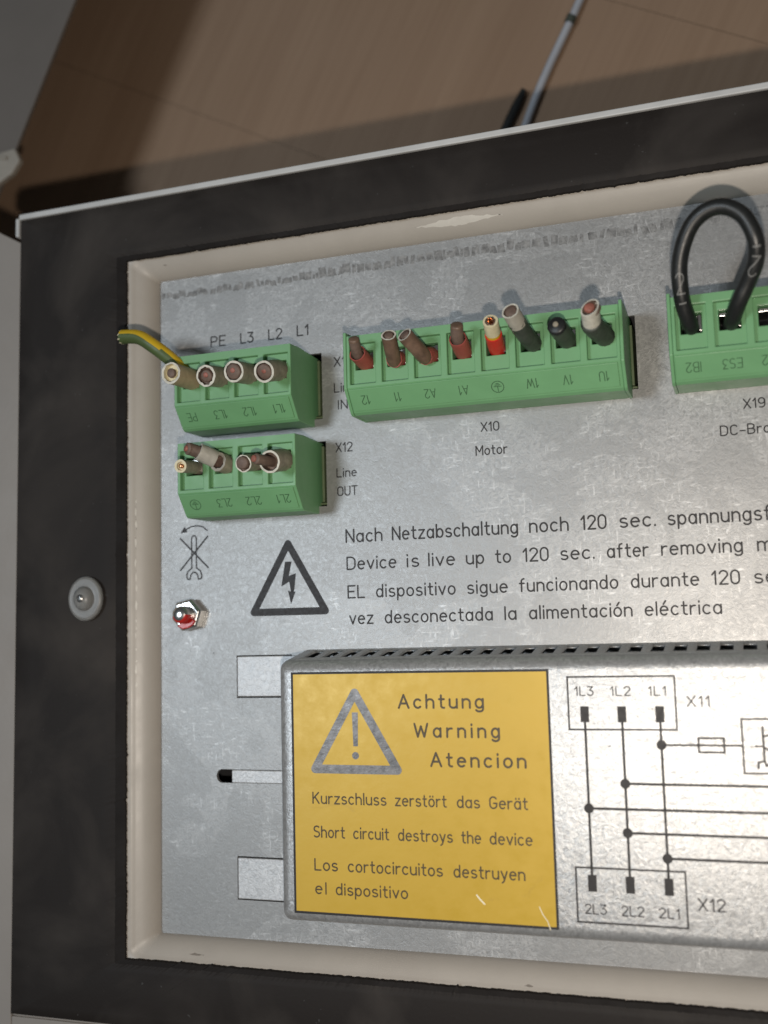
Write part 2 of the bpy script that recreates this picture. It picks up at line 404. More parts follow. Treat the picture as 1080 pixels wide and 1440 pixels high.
def rounded(pts, r, n=6):
    out = []; m = len(pts)
    for i in range(m):
        p = Vector(pts[i]); a = (Vector(pts[i-1]) - p).normalized(); b = (Vector(pts[(i+1) % m]) - p).normalized()
        ang = a.angle(b); d = r / math.tan(ang/2); c = p + (a+b).normalized() * (r / math.sin(ang/2))
        s = p + a*d; e = p + b*d; v0 = s - c; v1 = e - c; th = v0.angle(v1); sgn = 1 if v0.x*v1.y - v0.y*v1.x > 0 else -1
        for k in range(n+1):
            t = sgn*th*k/n; out.append((c.x + v0.x*math.cos(t) - v0.y*math.sin(t), c.y + v0.x*math.sin(t) + v0.y*math.cos(t)))
    return out
def disc_pts(x, y, r, n=20): return [(x + r*math.cos(2*math.pi*k/n), y + r*math.sin(2*math.pi*k/n)) for k in range(n)]

def grid_with_holes(mb, xs, ys, holes, put, mi=0):
    xs = sorted(set(round(x, 4) for x in xs + [h[0] for h in holes] + [h[2] for h in holes]))
    ys = sorted(set(round(y, 4) for y in ys + [h[1] for h in holes] + [h[3] for h in holes]))
    for i in range(len(xs)-1):
        for j in range(len(ys)-1):
            cx, cy = (xs[i]+xs[i+1])/2, (ys[j]+ys[j+1])/2
            if any(h[0] < cx < h[2] and h[1] < cy < h[3] for h in holes): continue
            mb.quad([put(xs[i],ys[j]), put(xs[i+1],ys[j]), put(xs[i+1],ys[j+1]), put(xs[i],ys[j+1])], mi)

# ================================================================== SETTING
fl = MB()
def fp(a, b, z=-70): # a along the boards, b across
    return (a*math.cos(FA) - b*math.sin(FA), a*math.sin(FA) + b*math.cos(FA), z)
def to_fp(x, y): return (x*math.cos(FA) + y*math.sin(FA), -x*math.sin(FA) + y*math.cos(FA))
sa, sb = to_fp(-180, 183); ca, cb = to_fp(-47, 167)
W = 190.0; gap = 0.12
for k in range(-6, 8):
    b0 = cb + k*W; b1 = b0 + W
    cut = [-2400, sa + (0 if k == 0 else ((k*377) % 900) - 450), 2400]
    for i in range(2):
        a0, a1 = cut[i] + gap/2, cut[i+1] - gap/2
        fl.quad([fp(a0, b0+gap/2), fp(a1, b0+gap/2), fp(a1, b1-gap/2), fp(a0, b1-gap/2)], 0)
fl.quad([fp(-2400,-2000,-72), fp(2400,-2000,-72), fp(2400,2000,-72), fp(-2400,2000,-72)], 1)
o = fl.build('floor', [M['wood'], M['black_inside']], merge=False); o['kind'] = 'structure'; o['label'] = 'brown wooden floor boards with fine grain'

# ================================================================== ENCLOSURE
PX0, PX1, PY0, PY1 = -139.6, 62.0, -71.0, 91.6
enc = thing('enclosure', 'beige painted equipment enclosure with black foam seal round its sunken opening', 'enclosure', (-40, 10, -70))
def rect_loop(o, z, r=1.2, n=5, jx=0.0):
    x0, x1, y0, y1 = PX0-o, PX1+o, PY0-o, PY1+o; L = []
    for cx, cy, a in ((x1-r,y1-r,0),(x0+r,y1-r,90),(x0+r,y0+r,180),(x1-r,y0+r,270)):
        for k in range(n+1):
            t = math.radians(a + 90*k/n); L.append((cx + r*math.cos(t), cy + r*math.sin(t), z))
    return L
fr = MB()
prof = [(0.0,-1.5,0.6),(0.0,0.4,0.6),(0.35,1.5,0.9),(0.9,2.6,1.2),(1.7,3.7,1.6),(2.7,4.6,2.0),(3.6,5.2,2.3),(4.1,5.55,2.4),(4.5,6.0,2.5),(5.0,6.25,2.6),(5.8,6.35,2.8),(7.5,6.4,3.0)]
fr.loops([rect_loop(a, z, r) for a, z, r in prof])
fr.build('inner_frame', M['beige'], enc, smooth=True)

def frame_pt(side, t, off, lift=0.03):          # a point on the frame's sloping face; t runs along the side
    for (a, za, _), (b, zb, _) in zip(prof[1:], prof[2:]):
        if a <= off <= b: z = za + (zb-za)*(off-a)/(b-a) + lift; break
    return {'left': (PX0-off+lift, t, z), 'top': (t, PY1+off-lift, z), 'bottom': (t, PY0-off+lift, z)}[side]
def wear(mb, side, t0, t1, o0, o1, n=10, rag=0.5):
    lo = [(t0 + (t1-t0)*i/n, o0 + (o1-o0)*(0.5 - 0.5*math.sin(math.pi*i/n))*0.9 + random.uniform(0, .12)*rag) for i in range(n+1)]
    hi = [(t0 + (t1-t0)*i/n, o1 - (o1-o0)*(0.5 - 0.5*math.sin(math.pi*i/n))*0.9 - random.uniform(0, .12)*rag) for i in range(n+1)]
    for i in range(n):
        for k in range(3):
            q = lambda a, b, f: (a[0], a[1] + (b[1]-a[1])*f)
            mb.quad([frame_pt(side, *q(lo[i], hi[i], k/3)), frame_pt(side, *q(lo[i+1], hi[i+1], k/3)), frame_pt(side, *q(lo[i+1], hi[i+1], (k+1)/3)), frame_pt(side, *q(lo[i], hi[i], (k+1)/3))])
M['wear'] = paint('rubbed_paint', (0.56, 0.53, 0.48), 0.45, 0.08, 200)
M['grime'] = paint('grime_spot', (0.20, 0.175, 0.15), 0.6, 0.3, 300)
def worn(name, mat, *args):
    w_ = MB(); wear(w_, *args); w_.build(name, mat, enc, smooth=True)
tt = -12.0
while tt < 34:
    ln = random.uniform(0.5, 3.2); o_ = 3.75 + random.uniform(-.12, .12)
    worn('worn_paint', M['wear'], 'left', tt, tt+ln, o_-0.25, o_+0.25, 6, 1.0); tt += ln + random.uniform(0.1, 2.2)
worn('worn_paint', M['wear'], 'top', -69.0, -48.0, 1.6, 3.4, 24, 2.8)
for k in range(10):
    t_ = random.uniform(-130, 10); worn('worn_paint', M['wear'], 'top', t_, t_ + random.uniform(.6, 2.5), 4.2, 4.7, 5)
worn('grime_spot', M['grime'], 'bottom', -129.5, -125.5, 2.6, 3.3, 8, 1.5); worn('grime_spot', M['grime'], 'bottom', -49.5, -47.8, 3.4, 4.0, 6, 1.5)
worn('grime_spot', M['grime'], 'top', -136.0, -134.9, 2.4, 2.7, 5)

# foam seal: ragged inner edge, softly rounded surface
GX0, GX1, GY0, GY1 = -177.4, 100.0, -90.6, 111.2
def gasket_edges(step=0.32):
    ins, outs = [], []
    ix0, ix1, iy0, iy1 = PX0-5.6, PX1+5.6, PY0-4.4, PY1+4.1
    def run(p, q, P, Q, dirn):
        n = int(max(abs(q[0]-p[0]), abs(q[1]-p[1]))/step); walk = 0
        for i in range(n):
            t = i/n; walk = 0.35*walk + random.uniform(-0.085, 0.085)
            if random.random() < 0.02: walk += random.choice((-0.22, 0.22))
            j = walk if 3 < i < n-3 else 0
            ins.append((p[0]+(q[0]-p[0])*t + dirn[0]*j, p[1]+(q[1]-p[1])*t + dirn[1]*j))
            outs.append((P[0]+(Q[0]-P[0])*t, P[1]+(Q[1]-P[1])*t))
    run((ix1,iy0),(ix1,iy1),(GX1,GY0),(GX1,GY1),(1,0)); run((ix1,iy1),(ix0,iy1),(GX1,GY1),(GX0,GY1),(0,1))
    run((ix0,iy1),(ix0,iy0),(GX0,GY1),(GX0,GY0),(-1,0)); run((ix0,iy0),(ix1,iy0),(GX0,GY0),(GX1,GY0),(0,-1))
    return ins, outs
ins, outs = gasket_edges()
gk = MB()
def lerp_loop(t, z): return [(a[0]+(b[0]-a[0])*t, a[1]+(b[1]-a[1])*t, z) for a, b in zip(ins, outs)]
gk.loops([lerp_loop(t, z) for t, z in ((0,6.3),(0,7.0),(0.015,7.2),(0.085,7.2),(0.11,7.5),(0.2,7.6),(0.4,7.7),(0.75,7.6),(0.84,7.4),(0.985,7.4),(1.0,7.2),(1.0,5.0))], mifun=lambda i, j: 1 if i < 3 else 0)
gk.build('foam_seal', [M['gasket'], M['gasket_shade']], enc, smooth=True, angle=60)

body = MB()
body.box((GX0-1.2, GY0-1.2, -70), (GX0, 112.6, 5.0)); body.box((GX0, 111.3, -70), (GX1, 112.6, 5.0))
body.box((GX0, GY0-1.2, -70), (GX1, GY0, 5.0)); body.box((GX1, GY0-1.2, -70), (GX1+1.2, 112.6, 5.0))
body.build('side_wall', M['flange'], enc, bevel=0.2)
bp = MB(); bp.quad([(PX0-3,PY0-3,-14),(PX1+3,PY0-3,-14),(PX1+3,PY1+3,-14),(PX0-3,PY1+3,-14)])
bp.build('back_plate', M['black_inside'], enc)
rm = MB(); rm.prism(rounded([(GX0-0.2,111.3),(GX1+1.2,111.3),(GX1+1.2,112.75),(GX0-0.2,112.75)], 0.4, 3), 5.0, 7.9)
rm.prism(rounded([(GX0-1.45,106.8),(GX0-0.3,106.8),(GX0-0.3,111.9),(GX0-1.45,111.9)], 0.4, 3), 5.0, 7.6)
rm.build('rim', M['rim'], enc, bevel=0.25)
sf = MB(); sf.prism([(-235,-140),(GX0-1.3,-140),(GX0-1.3,106.0),(-184.6,109.3),(-235,140)], 3.6, 5.4)
sf.build('side_flange', M['flange'], enc, bevel=0.3)
bf = MB(); bf.prism([(GX0-1.2,-140),(GX1,-140),(GX1,GY0-1.3),(GX0-1.2,GY0-1.3)], 3.6, 5.4)
bf.build('bottom_flange', M['flange'], enc, bevel=0.3)

# open door panel beyond the left corner, low above the floor
dr = MB()
dz = -27.0
d1 = Vector((-185.2, 195.6)); d2 = Vector((-205.6, 153.0)); dd = (d1 - d2).normalized()
pA = d2 - dd*42; pB = d2 + dd*190; nrm = Vector((-dd.y, dd.x))
poly = rounded([tuple(pA), tuple(pB), tuple(pB + nrm*160), tuple(pA + nrm*160)], 6, 6)
door = thing('panel_door', 'dark grey sheet metal door lying open beyond the upper left corner', 'door', (-260, 200, -70))
dr.prism(poly, dz-1.5, dz); dr.build('door_sheet', M['door_grey'], door, bevel=0.4)
st = MB(); st.box((-300, 190, -70), (-285, 330, dz-1.6)); st.build('door_lip', M['door_grey'], door)
cl = MB()
cl.prism(rounded([(-222,148.5),(-205.0,150.5),(-203.0,146.3),(-206,142.5),(-222,135)], 1.2, 3), dz+0.2, dz+2.2)
cl.tube([(-207.5,147.5,dz+2.3),(-212,149,dz+2.3)], 0.7, 8)
cl.build('hinge', M['clip'], door, bevel=0.3)

# ================================================================== MOUNTING PLATE
plate = thing('mounting_plate', 'scratched galvanised sheet metal plate printed with black warnings inside the opening', 'metal plate', (-40, 10, 0))
SX, SY = (0.0, 0.8), (0.0, -21.2)
HOLES = [(-128.2,51.6,-94.9,67.9), (-127.4,30.3,-94.2,46.1), (-84.6,51.6,-20.2,68.2), (-12.8,51.6,26.0,68.2), (-124.3,-35.1,-104.0,-31.9), (-118.65,-14.95,-104.0,-4.75), (-118.95,-62.15,-104.0,-52.1)]
pl = MB(); grid_with_holes(pl, [PX0+0.02, PX1-0.02], [PY0+0.02, PY1-0.02], HOLES, lambda x, y: (x, y, 0))
pl.build('sheet', M['plate'], plate, solid=1.0)
for sx, sy in ((-35.1, 1), (-31.9, -1)):                        # rounded end of the slot
    pe = MB(); pe.prism([(-124.31, sx-sy*0.01), (-122.9, sx-sy*0.01), (-123.5, sx+sy*0.15), (-124.0, sx+sy*0.55), (-124.31, sx+sy*1.4)], -1.0, -0.01)
    pe.build('slot_corner', M['plate'], plate)

T0 = [('PE',-124.9,72.8,2.5,4.0),('L3',-116.6,72.75,2.5,3.4),('L2',-108.9,72.8,2.5,3.5),('L1',-101.2,72.9,2.5,2.9),
      ('X11',-91.6,64.2,2.2,4.0),('Line',-91.7,57.8,2.1,5.2),('IN',-90.8,53.6,2.1,2.3),
      ('X12',-91.6,43.2,2.1,4.1),('Line',-91.5,37.1,2.0,4.9),('OUT',-91.4,32.6,2.1,4.9),
      ('X10',-55.8,45.15,2.0,4.1),('Motor',-57.2,39.7,2.1,7.2),('X19',1.4,45.2,2.0,4.2),('DC-Brake',-3.6,39.75,2.05,13.2)]
for it in T0: printed('connector_lettering', [it], 0, M['ink'], plate, 0.14)
def word_line(ws, y, h, name):
    printed(name, [(w, x, y, h, wd) for w, x, wd in ws], 0, M['ink'], plate, 0.135)
H0 = 2.7
word_line([('Nach',-89.5,8.9),('Netzabschaltung',-77.9,29.6),('noch',-45.5,8.5),('120',-34.0,5.3),('sec.',-25.6,7.4),('spannungsfrei',-15.4,25.4)], 21.35, 2.95, 'voltage_warning')
word_line([('Device',-89.4,12.1),('is',-74.5,2.7),('live',-69.3,6.1),('up',-60.3,3.9),('to',-53.5,3.3),('120',-47.2,5.5),('sec.',-38.8,7.2),('after',-28.6,8.6),('removing',-17.1,16.4),('mains',2.4,11.5)], 14.9, 2.85, 'voltage_warning')
word_line([('EL',-89.3,4.0),('dispositivo',-82.2,18.9),('sigue',-60.3,9.1),('funcionando',-48.3,21.5),('durante',-23.8,13.9),('120',-7.1,5.4),('sec.',1.4,7.2)], 8.2, 2.8, 'voltage_warning')
word_line([('vez',-89.0,5.7),('desconectada',-80.2,25.4),('la',-51.9,2.5),('alimentación',-46.3,22.2),('eléctrica',-21.2,15.6)], 2.1, 2.8, 'voltage_warning')

def stroke(mb, pts, w, z, closed=False, lift=0.0, mi=0): ribbon(mb, pts, w, flat(0, 0, z), lift, closed, mi)
def hollow_triangle(mb, outer, w, r, z):
    put = flat(0, 0, z); A = [Vector(p) for p in outer]; c = sum(A, Vector((0,0)))/3
    inr = min(abs((A[(i+1)%3]-A[i]).normalized().cross(c-A[i])) for i in range(3)); k = 1 - w/inr
    ro = rounded(outer, r, 6); inner = []
    for i in range(3):
        inner += [c + (A[i]-c)*k]*7
    n = len(ro)
    for i in range(n):
        j = (i+1) % n; q = [put(*ro[i],0), put(*ro[j],0), put(*inner[j],0), put(*inner[i],0)]
        if (inner[i]-inner[j]).length < 1e-6: q = q[:3]
        mb.quad(q)
tr = MB()
hollow_triangle(tr, [(-104.6,23.6),(-115.4,4.6),(-93.6,4.5)], 1.75, 0.9, 0)
tr.quad([flat(0,0,0)(x, y, 0) for x, y in ((-105.4,17.5),(-103.7,17.4),(-104.5,14.0),(-102.6,14.6),(-103.2,9.9),(-103.9,9.6),(-104.4,12.6),(-106.5,11.5))][::-1])
tr.quad([flat(0,0,0)(x, y, 0.004) for x, y in ((-104.75,10.5),(-103.55,10.0),(-102.75,10.3),(-104.0,7.2))][::-1])
tr.build('voltage_triangle', M['ink'], plate, merge=False)
wr = MB()
stroke(wr, [(-133.9,24.5),(-126.2,17.0)], 0.42, 0, lift=0.0); stroke(wr, [(-126.3,24.7),(-133.9,16.6)], 0.42, 0, lift=0.004)
h = [(-130.75,17.0)] + [(-130.75,24.4)] + arc(-130.1,24.4,.65,.65,180,0,8) + [(-129.45,24.4),(-129.45,17.0)]
jaw = [(-129.45,17.0),(-128.3,16.2),(-127.9,14.9),(-128.2,14.3),(-128.9,14.2),(-129.1,15.2),(-129.7,15.9),(-130.4,15.95),(-131.0,15.3),(-131.3,14.2),(-132.0,14.3),(-132.2,15.2),(-131.9,16.2),(-130.75,17.0)]
stroke(wr, h, 0.34, 0, lift=0.008); stroke(wr, jaw, 0.34, 0, lift=0.012)
stroke(wr, [(-126.4,26.2),(-127.6,27.2),(-129.3,27.55),(-131.0,27.35),(-132.4,26.7)], 0.34, 0, lift=0.004)
wr.quad([flat(0,0,0)(x, y, 0) for x, y in ((-133.9,25.85),(-131.9,26.1),(-132.7,27.5))])
wr.build('no_spanner_symbol', M['ink'], plate, merge=False)
# torn adhesive remains along the top edge
rs = MB(); x = -139.0; kk = 0
while x < 20:
    if random.random() < 0.92:
        w = random.uniform(0.6, 2.0); hh = random.uniform(1.6, 2.5) * (0.75 if x < -95 else 1.0); y0 = 86.9 + 0.25*math.sin(x*0.07) + random.uniform(-.25,.25)
        sl = random.uniform(-0.6, 0.6); n = 4; up = []; dn = []
        for i in range(n+1):
            t = i/n; up.append((x + sl + w*t, y0 + hh + random.uniform(-.2,.2))); dn.append((x + w*t, y0 + random.uniform(-.2,.2)))
        kk += 1; rs.quad([(a, b, 0.03 + 0.004*(kk % 3)) for a, b in dn + up[::-1]])
        x += w + random.uniform(0.08, 0.45)
    else: x += random.uniform(0.4, 1.2)
rs.build('adhesive_residue', M['residue'], plate, merge=False)

# ================================================================== RAISED COVER
cover = thing('raised_cover', 'raised galvanised cover with vent slots, yellow warning panel and printed circuit diagram', 'cover', (-30, -34, 0))
CX0, CX1, HC = -101.6, 52.0, 14.0
def cover_loop(ins, z, r=2.0, n=5):
    top = -3.7 - 2.5*min(z, 14)/14; x0, x1, y1, y0 = CX0 + ins, CX1 - ins, top - ins, -62.6 + ins; r = max(r - ins*0.6, 0.5); L = []
    for cx, cy, a in ((x1-r,y1-r,0),(x0+r,y1-r,90),(x0+r,y0+r,180),(x1-r,y0+r,270)):
        for k in range(n+1):
            t = math.radians(a + 90*k/n); L.append((cx + r*math.cos(t), cy + r*math.sin(t), z))
    return L
cv = MB(); BR = 2.6
lp = [cover_loop(0, 0.05), cover_loop(0, HC-BR)] + [cover_loop(BR*(1-math.cos(math.radians(t))), HC-BR + BR*math.sin(math.radians(t))) for t in (15,30,45,60,75,90)]
n = len(lp[0])
for i in range(len(lp)-1):
    for j in range(n):
        k = (j+1) % n
        if i == 0 and j == 5: continue                              # the vented top flank is built with its slots below
        cv.quad([lp[i][j], lp[i][k], lp[i+1][k], lp[i+1][j]])
cv.quad(lp[-1])
xa, xb = lp[0][6][0], lp[0][5][0]; zA, zB = 0.05, HC-BR
def flank(x, t): z = zA + (zB-zA)*t; return (x, -3.7 - 2.5*z/14, z)
SLOTS = [(-95.9 + 4.55*k - 1.35, 0.16, -95.9 + 4.55*k + 1.35, 0.80) for k in range(32)]
SLOTS = [s for s in SLOTS if s[2] < xb - 1]
grid_with_holes(cv, [xa, xb], [0.0, 1.0], SLOTS, flank)
cv.build('cover_sheet', M['cover'], cover, smooth=True, solid=0.9, angle=25)
for nm, (x0, y0, x1, y1) in {'a': (-118.3,-14.6,CX0-0.05,-5.0), 'b': (-120.0,-35.0,CX0-0.05,-32.0), 'c': (-118.6,-61.8,CX0-0.05,-52.4)}.items():
    tb = MB(); tb.box((x0, y0, -0.9), (x1, y1, 0.45)); tb.build('mounting_tab', M['tab'], cover, bevel=0.2)
LZ = HC
lab = MB(); lx0, lx1, ly0, ly1 = -97.9, -40.4, -60.25, -8.7
lab.quad([(lx0,ly0,LZ+0.03),(lx1,ly0,LZ+0.03),(lx1,ly1,LZ+0.03),(lx0,ly1,LZ+0.03)])
label = lab.build('warning_panel', M['yellow'], cover)
bo = MB(); stroke(bo, [(lx0,ly0),(lx1,ly0),(lx1,ly1),(lx0,ly1)], 0.5, LZ+0.03, True); bo.build('panel_border', M['ink'], label, merge=False)
tx = LZ + 0.03
printed('panel_lettering', [('Achtung',-72.9,-16.35,2.75,18.7,1.3),('Warning',-69.5,-22.45,2.75,18.5,1.25),('Atencion',-66.0,-28.55,2.75,20.3,1.3)], tx, M['ink_brown'], label, 0.165)
def label_row(ws, y, h): return [(w, x, y, h, wd) for w, x, wd in ws]
small = (label_row([('Kurzschluss',-93.3,16.9),('zerstört',-74.2,11.2),('das',-60.5,4.7),('Gerät',-53.6,7.9)], -36.95, 2.3)
    + label_row([('Short',-93.2,7.1),('circuit',-83.9,7.9),('destroys',-73.7,11.8),('the',-59.8,4.0),('device',-53.7,8.7)], -44.15, 2.3)
    + label_row([('Los',-93.1,5.2),('cortocircuitos',-85.3,21.0),('destruyen',-61.7,14.9)], -51.15, 2.35)
    + label_row([('el',-93.0,2.4),('dispositivo',-88.2,16.1)], -56.1, 2.3))
printed('panel_lettering', small, tx, M['ink_brown'], label, 0.14)
at = MB()
hollow_triangle(at, [(-83.05,-11.2),(-94.3,-30.5),(-71.9,-30.5)], 1.9, 0.95, tx)
at.quad([flat(0,0,tx)(x, y, 0) for x, y in ((-83.75,-17.3),(-82.35,-17.3),(-82.5,-24.6),(-83.55,-24.6))][::-1])
at.quad([flat(0,0,tx)(x, y, 0) for x, y in disc_pts(-83.1,-26.6,0.8)])
at.build('attention_triangle', M['ink_worn'], label, merge=False)
sc = MB()
stroke(sc, [(-57.0,-54.6),(-56.4,-55.3),(-55.4,-56.3)], 0.32, tx, lift=0.02); stroke(sc, [(-44.0,-56.2),(-43.4,-57.6),(-42.4,-59.0),(-41.9,-60.6)], 0.18, tx, lift=0.02)
sc.build('scratch_mark', M['scratch'], label, merge=False)

dg = MB(); dz0 = LZ
LWT, LWN = 0.50, 0.36
def dl(pts, w, closed=False, lift=0.0): stroke(dg, pts, w, dz0, closed, lift)
dl([(-36.35,-10.15),(-15.05,-10.15),(-15.05,-20.75),(-36.35,-20.75)], LWN, True); dl([(-36.3,-48.05),(-15.0,-48.05),(-15.0,-58.65),(-36.3,-58.65)], LWN, True)
for x, dots in ((-33.1, [-36.4]), (-25.65, [-31.4, -41.0]), (-18.2, [-23.7, -45.65])):
    dl([(x,-19.0),(x,-49.6)], LWT, lift=0.004)
    for ya, yb in ((-16.1,-19.3), (-49.4,-52.7)):
        dg.quad([flat(0,0,dz0)(a, b, 0.012) for a, b in ((x-.87,yb),(x+.87,yb),(x+.87,ya),(x-.87,ya))])
    for d in dots:
        dg.quad([flat(0,0,dz0)(a, b, 0.012) for a, b in disc_pts(x, d, 1.0)])
        dl([(x, d), (40 if d != -23.7 else -2.85, d)], LWT if d != -23.7 else 0.42, lift=0.008)
dl([(-11.1,-22.3),(-6.3,-22.3),(-6.3,-25.05),(-11.1,-25.05)], 0.42, True, 0.012)
dl([(-2.85,-18.6),(12,-18.6),(12,-28.95),(-2.85,-28.95)], 0.40, True)
dl([(0.95,-20.1),(0.95,-26.6)], 0.45); dl([(-0.55,-23.8),(0.95,-23.8)], 0.4, lift=0.004)
dl([(1.0,-23.9),(2.6,-25.1),(4.4,-25.1),(4.4,-22.2),(2.4,-21.6),(1.0,-21.9)], 0.4, lift=0.008)
dl([(-0.2,-28.0),(-0.15,-26.8),(1.05,-26.65),(1.2,-27.5),(2.5,-26.9),(6.0,-26.9)], 0.42, lift=0.012)
dg.build('circuit_diagram', M['ink'], cover, merge=False)
for it in [('1L3',-34.9,-13.9,1.75,3.7),('1L2',-27.7,-13.95,1.75,3.9),('1L1',-20.2,-13.95,1.75,3.4),('X11',-12.8,-16.15,2.0,4.2),
    ('2L3',-34.7,-56.95,1.8,4.1),('2L2',-27.5,-56.95,1.8,4.2),('2L1',-20.3,-56.95,1.8,3.8),('X12',-12.8,-55.15,2.2,4.9)]: printed('diagram_lettering', [it], LZ, M['ink'], cover, 0.14)

# ================================================================== TERMINAL BLOCKS
def terminal_block(label, c0, n, dy, marks, ends=False, hole=None):
    x0, x1 = c0 - 3.81, c0 + 7.62*(n-1) + 3.81
    t = thing('terminal_block', label, 'terminal block', ((x0+x1)/2, 59+dy, 0), 'green plug terminal blocks on the metal plate')
    hb = MB(); zf, zp, zd = 14.0, 12.7, 4.5
    cs = [c0 + 7.62*k for k in range(n)]
    yt, yp1, yp0, yb = 67.0+dy, 65.1+dy, 55.75+dy, 55.0+dy
    pockets = [(c-3.05, yp0, c+3.05, yp1) for c in cs]
    grid_with_holes(hb, [x0, x1], [yb, yt], pockets, lambda x, y: (x, y, zf))
    for c, (a, b, d, e) in zip(cs, pockets):
        for p, q in (((a,b),(d,b)), ((d,b),(d,e)), ((d,e),(a,e)), ((a,e),(a,b))):
            hb.quad([(*p, zf), (*q, zf), (*q, zp), (*p, zp)])
        hx0, hx1, hy0, hy1 = c-2.15, c+2.15, 59.3+dy, 63.6+dy
        grid_with_holes(hb, [a, d], [b, e], [(hx0,hy0,hx1,hy1)], lambda x, y: (x, y, zp))
        for p, q in (((hx0,hy0),(hx1,hy0)), ((hx1,hy0),(hx1,hy1)), ((hx1,hy1),(hx0,hy1)), ((hx0,hy1),(hx0,hy0))):
            hb.quad([(*p, zp), (*q, zp), (*q, zd), (*p, zd)])
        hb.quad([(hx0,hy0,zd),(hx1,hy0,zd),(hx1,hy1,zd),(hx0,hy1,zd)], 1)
    prof = [(yt,zf),(yp1,zf),(yp0,zf),(yb,zf),(50.0+dy,10.0),(49.55+dy,9.2),(49.7+dy,0.1),(51.9+dy,-4.0),(67.3+dy,-4.0),(67.4+dy,9.0)]
    xs = sorted({x0, x1})
    for i in range(3, len(prof)):
        p, q = prof[i], prof[(i+1) % len(prof)]
        hb.quad([(x0,*p),(x0,*q),(x1,*q),(x1,*p)])
    hb.quad([(x1,*p) for p in prof]); hb.quad([(x0,*p) for p in reversed(prof)])
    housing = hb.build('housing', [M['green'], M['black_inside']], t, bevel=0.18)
    # raised marking strip on the sloping front
    s0 = Vector((yb, zf)); s1 = Vector((50.0+dy, 10.0)); sd = (s1-s0).normalized(); sn = Vector((-sd.y, sd.x)); 
    if sn.y < 0: sn = -sn
    Ls = (s1-s0).length
    pr = [s0 + sd*0.35 - sn*0.1, s0 + sd*0.35 + sn*0.28, s0 + sd*(Ls-0.5) + sn*0.28, s0 + sd*(Ls-0.5) - sn*0.1]
    ms = MB(); ms.xprism([tuple(p) for p in pr], x0+0.25, x1-0.75); strip = ms.build('marking_strip', M['green'], t, bevel=0.12)
    for c, mk in zip(cs, marks):
        lb = MB(); mid = s0 + sd*(Ls*0.50)
        hgt = 2.15; 
        def put(u, v, l, c=c, mid=mid):     # lettering stands upside down: u runs to -x, v runs down the slope
            p = mid + sd*v + sn*(0.30 + l); return (c - u, p.x, p.y)
        if mk == 'earth':
            ribbon(lb, disc_pts(0,0,1.35,24), 0.2, put, 0, True)
            for k, (pa, pb) in enumerate((((0,1.1),(0,-0.1)), ((-.8,-.1),(.8,-.1)), ((-.55,-.45),(.55,-.45)), ((-.28,-.8),(.28,-.8)))): ribbon(lb, [pa, pb], 0.2, put, 0.004*(k % 2))
        else:
            w = text_width(mk, 0.26)*hgt*0.85
            draw_text(lb, mk, lambda u, v, l: put(u - w/2, v - hgt/2, l), hgt, w, sw=0.10)
        lb.build('pole_lettering', M['engrave'], strip, merge=False)
    for c in cs:
        cm = MB(); cm.box((c+1.35, 59.9+dy, zd+0.2), (c+2.1, 63.2+dy, zp-0.5)); cm.box((c-2.1, 62.6+dy, zd+0.2), (c+1.3, 63.3+dy, zp-1.4))
        cm.build('clamp', M['chrome'], t, bevel=0.1)
    if ends:
        ep = [(y + (0.9 if y > 60+dy else -0.12), z + (0.12 if z > 0 else 0)) for y, z in prof]
        for a, b in ((x0-0.75, x0-0.02), (x1+0.02, x1+0.75)):
            e = MB(); e.xprism(ep, a, b); e.build('end_plate', M['green'], t, bevel=0.18)
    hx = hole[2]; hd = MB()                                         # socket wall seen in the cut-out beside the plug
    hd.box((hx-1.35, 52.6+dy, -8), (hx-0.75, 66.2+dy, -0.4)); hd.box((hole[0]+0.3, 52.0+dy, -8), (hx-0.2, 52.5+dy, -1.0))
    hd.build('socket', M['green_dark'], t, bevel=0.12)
    return t
terminal_block('green four pole terminal block under the letters PE L3 L2 L1', -123.7, 4, 0, ['PE','1L3','1L2','1L1'], hole=HOLES[0])
terminal_block('green four pole terminal block marked with an earth sign, above the crossed spanner symbol', -122.9, 4, -21.2, ['earth','2L3','2L2','2L1'], hole=HOLES[1])
terminal_block('long green eight pole terminal block above the word Motor', -79.4, 8, 0, ['12','11','A2','A1','earth','1W','1V','1U'], True, hole=HOLES[2])
terminal_block('green terminal block with a black cable loop plugged in at the right', -7.9, 4, 0, ['IB2','ES3','ES2','IB1'], True, hole=HOLES[3])

# ================================================================== WIRES
WG = 'cut wire ends in the terminal blocks'
def bez(pts, n=14):                                  # smooth run through the given points
    P = [Vector(p) for p in pts]; out = []
    for i in range(len(P)-1):
        a, b, c, d = P[max(i-1,0)], P[i], P[i+1], P[min(i+2,len(P)-1)]
        for k in range(n):
            t = k/n; out.append(0.5*((2*b) + (c-a)*t + (2*a-5*b+4*c-d)*t*t + (3*b-a-3*c+d)*t*t*t))
    out.append(P[-1]); return out
def wire(label, base):
    return thing('cut_wire', label, 'wire', base, WG)
def sheath(name, t, pts, r, mat, cut, inner=0.74, depth=1.6, floor=None, rag=0.15, jit=0.06, n=8, taper=None):
    mb = MB(); p = bez(pts, n); rr = r if taper is None else [r + (taper-r)*i/(len(p)-1) for i in range(len(p))]
    L = mb.tube(p, rr, 22, True, False, 0, jit=jit)
    mb.ring_end(L[-1], inner, 1, depth, 2, rag)
    return mb.build(name, [mat, cut, floor or M['core_brown']], t, smooth=True, angle=50)
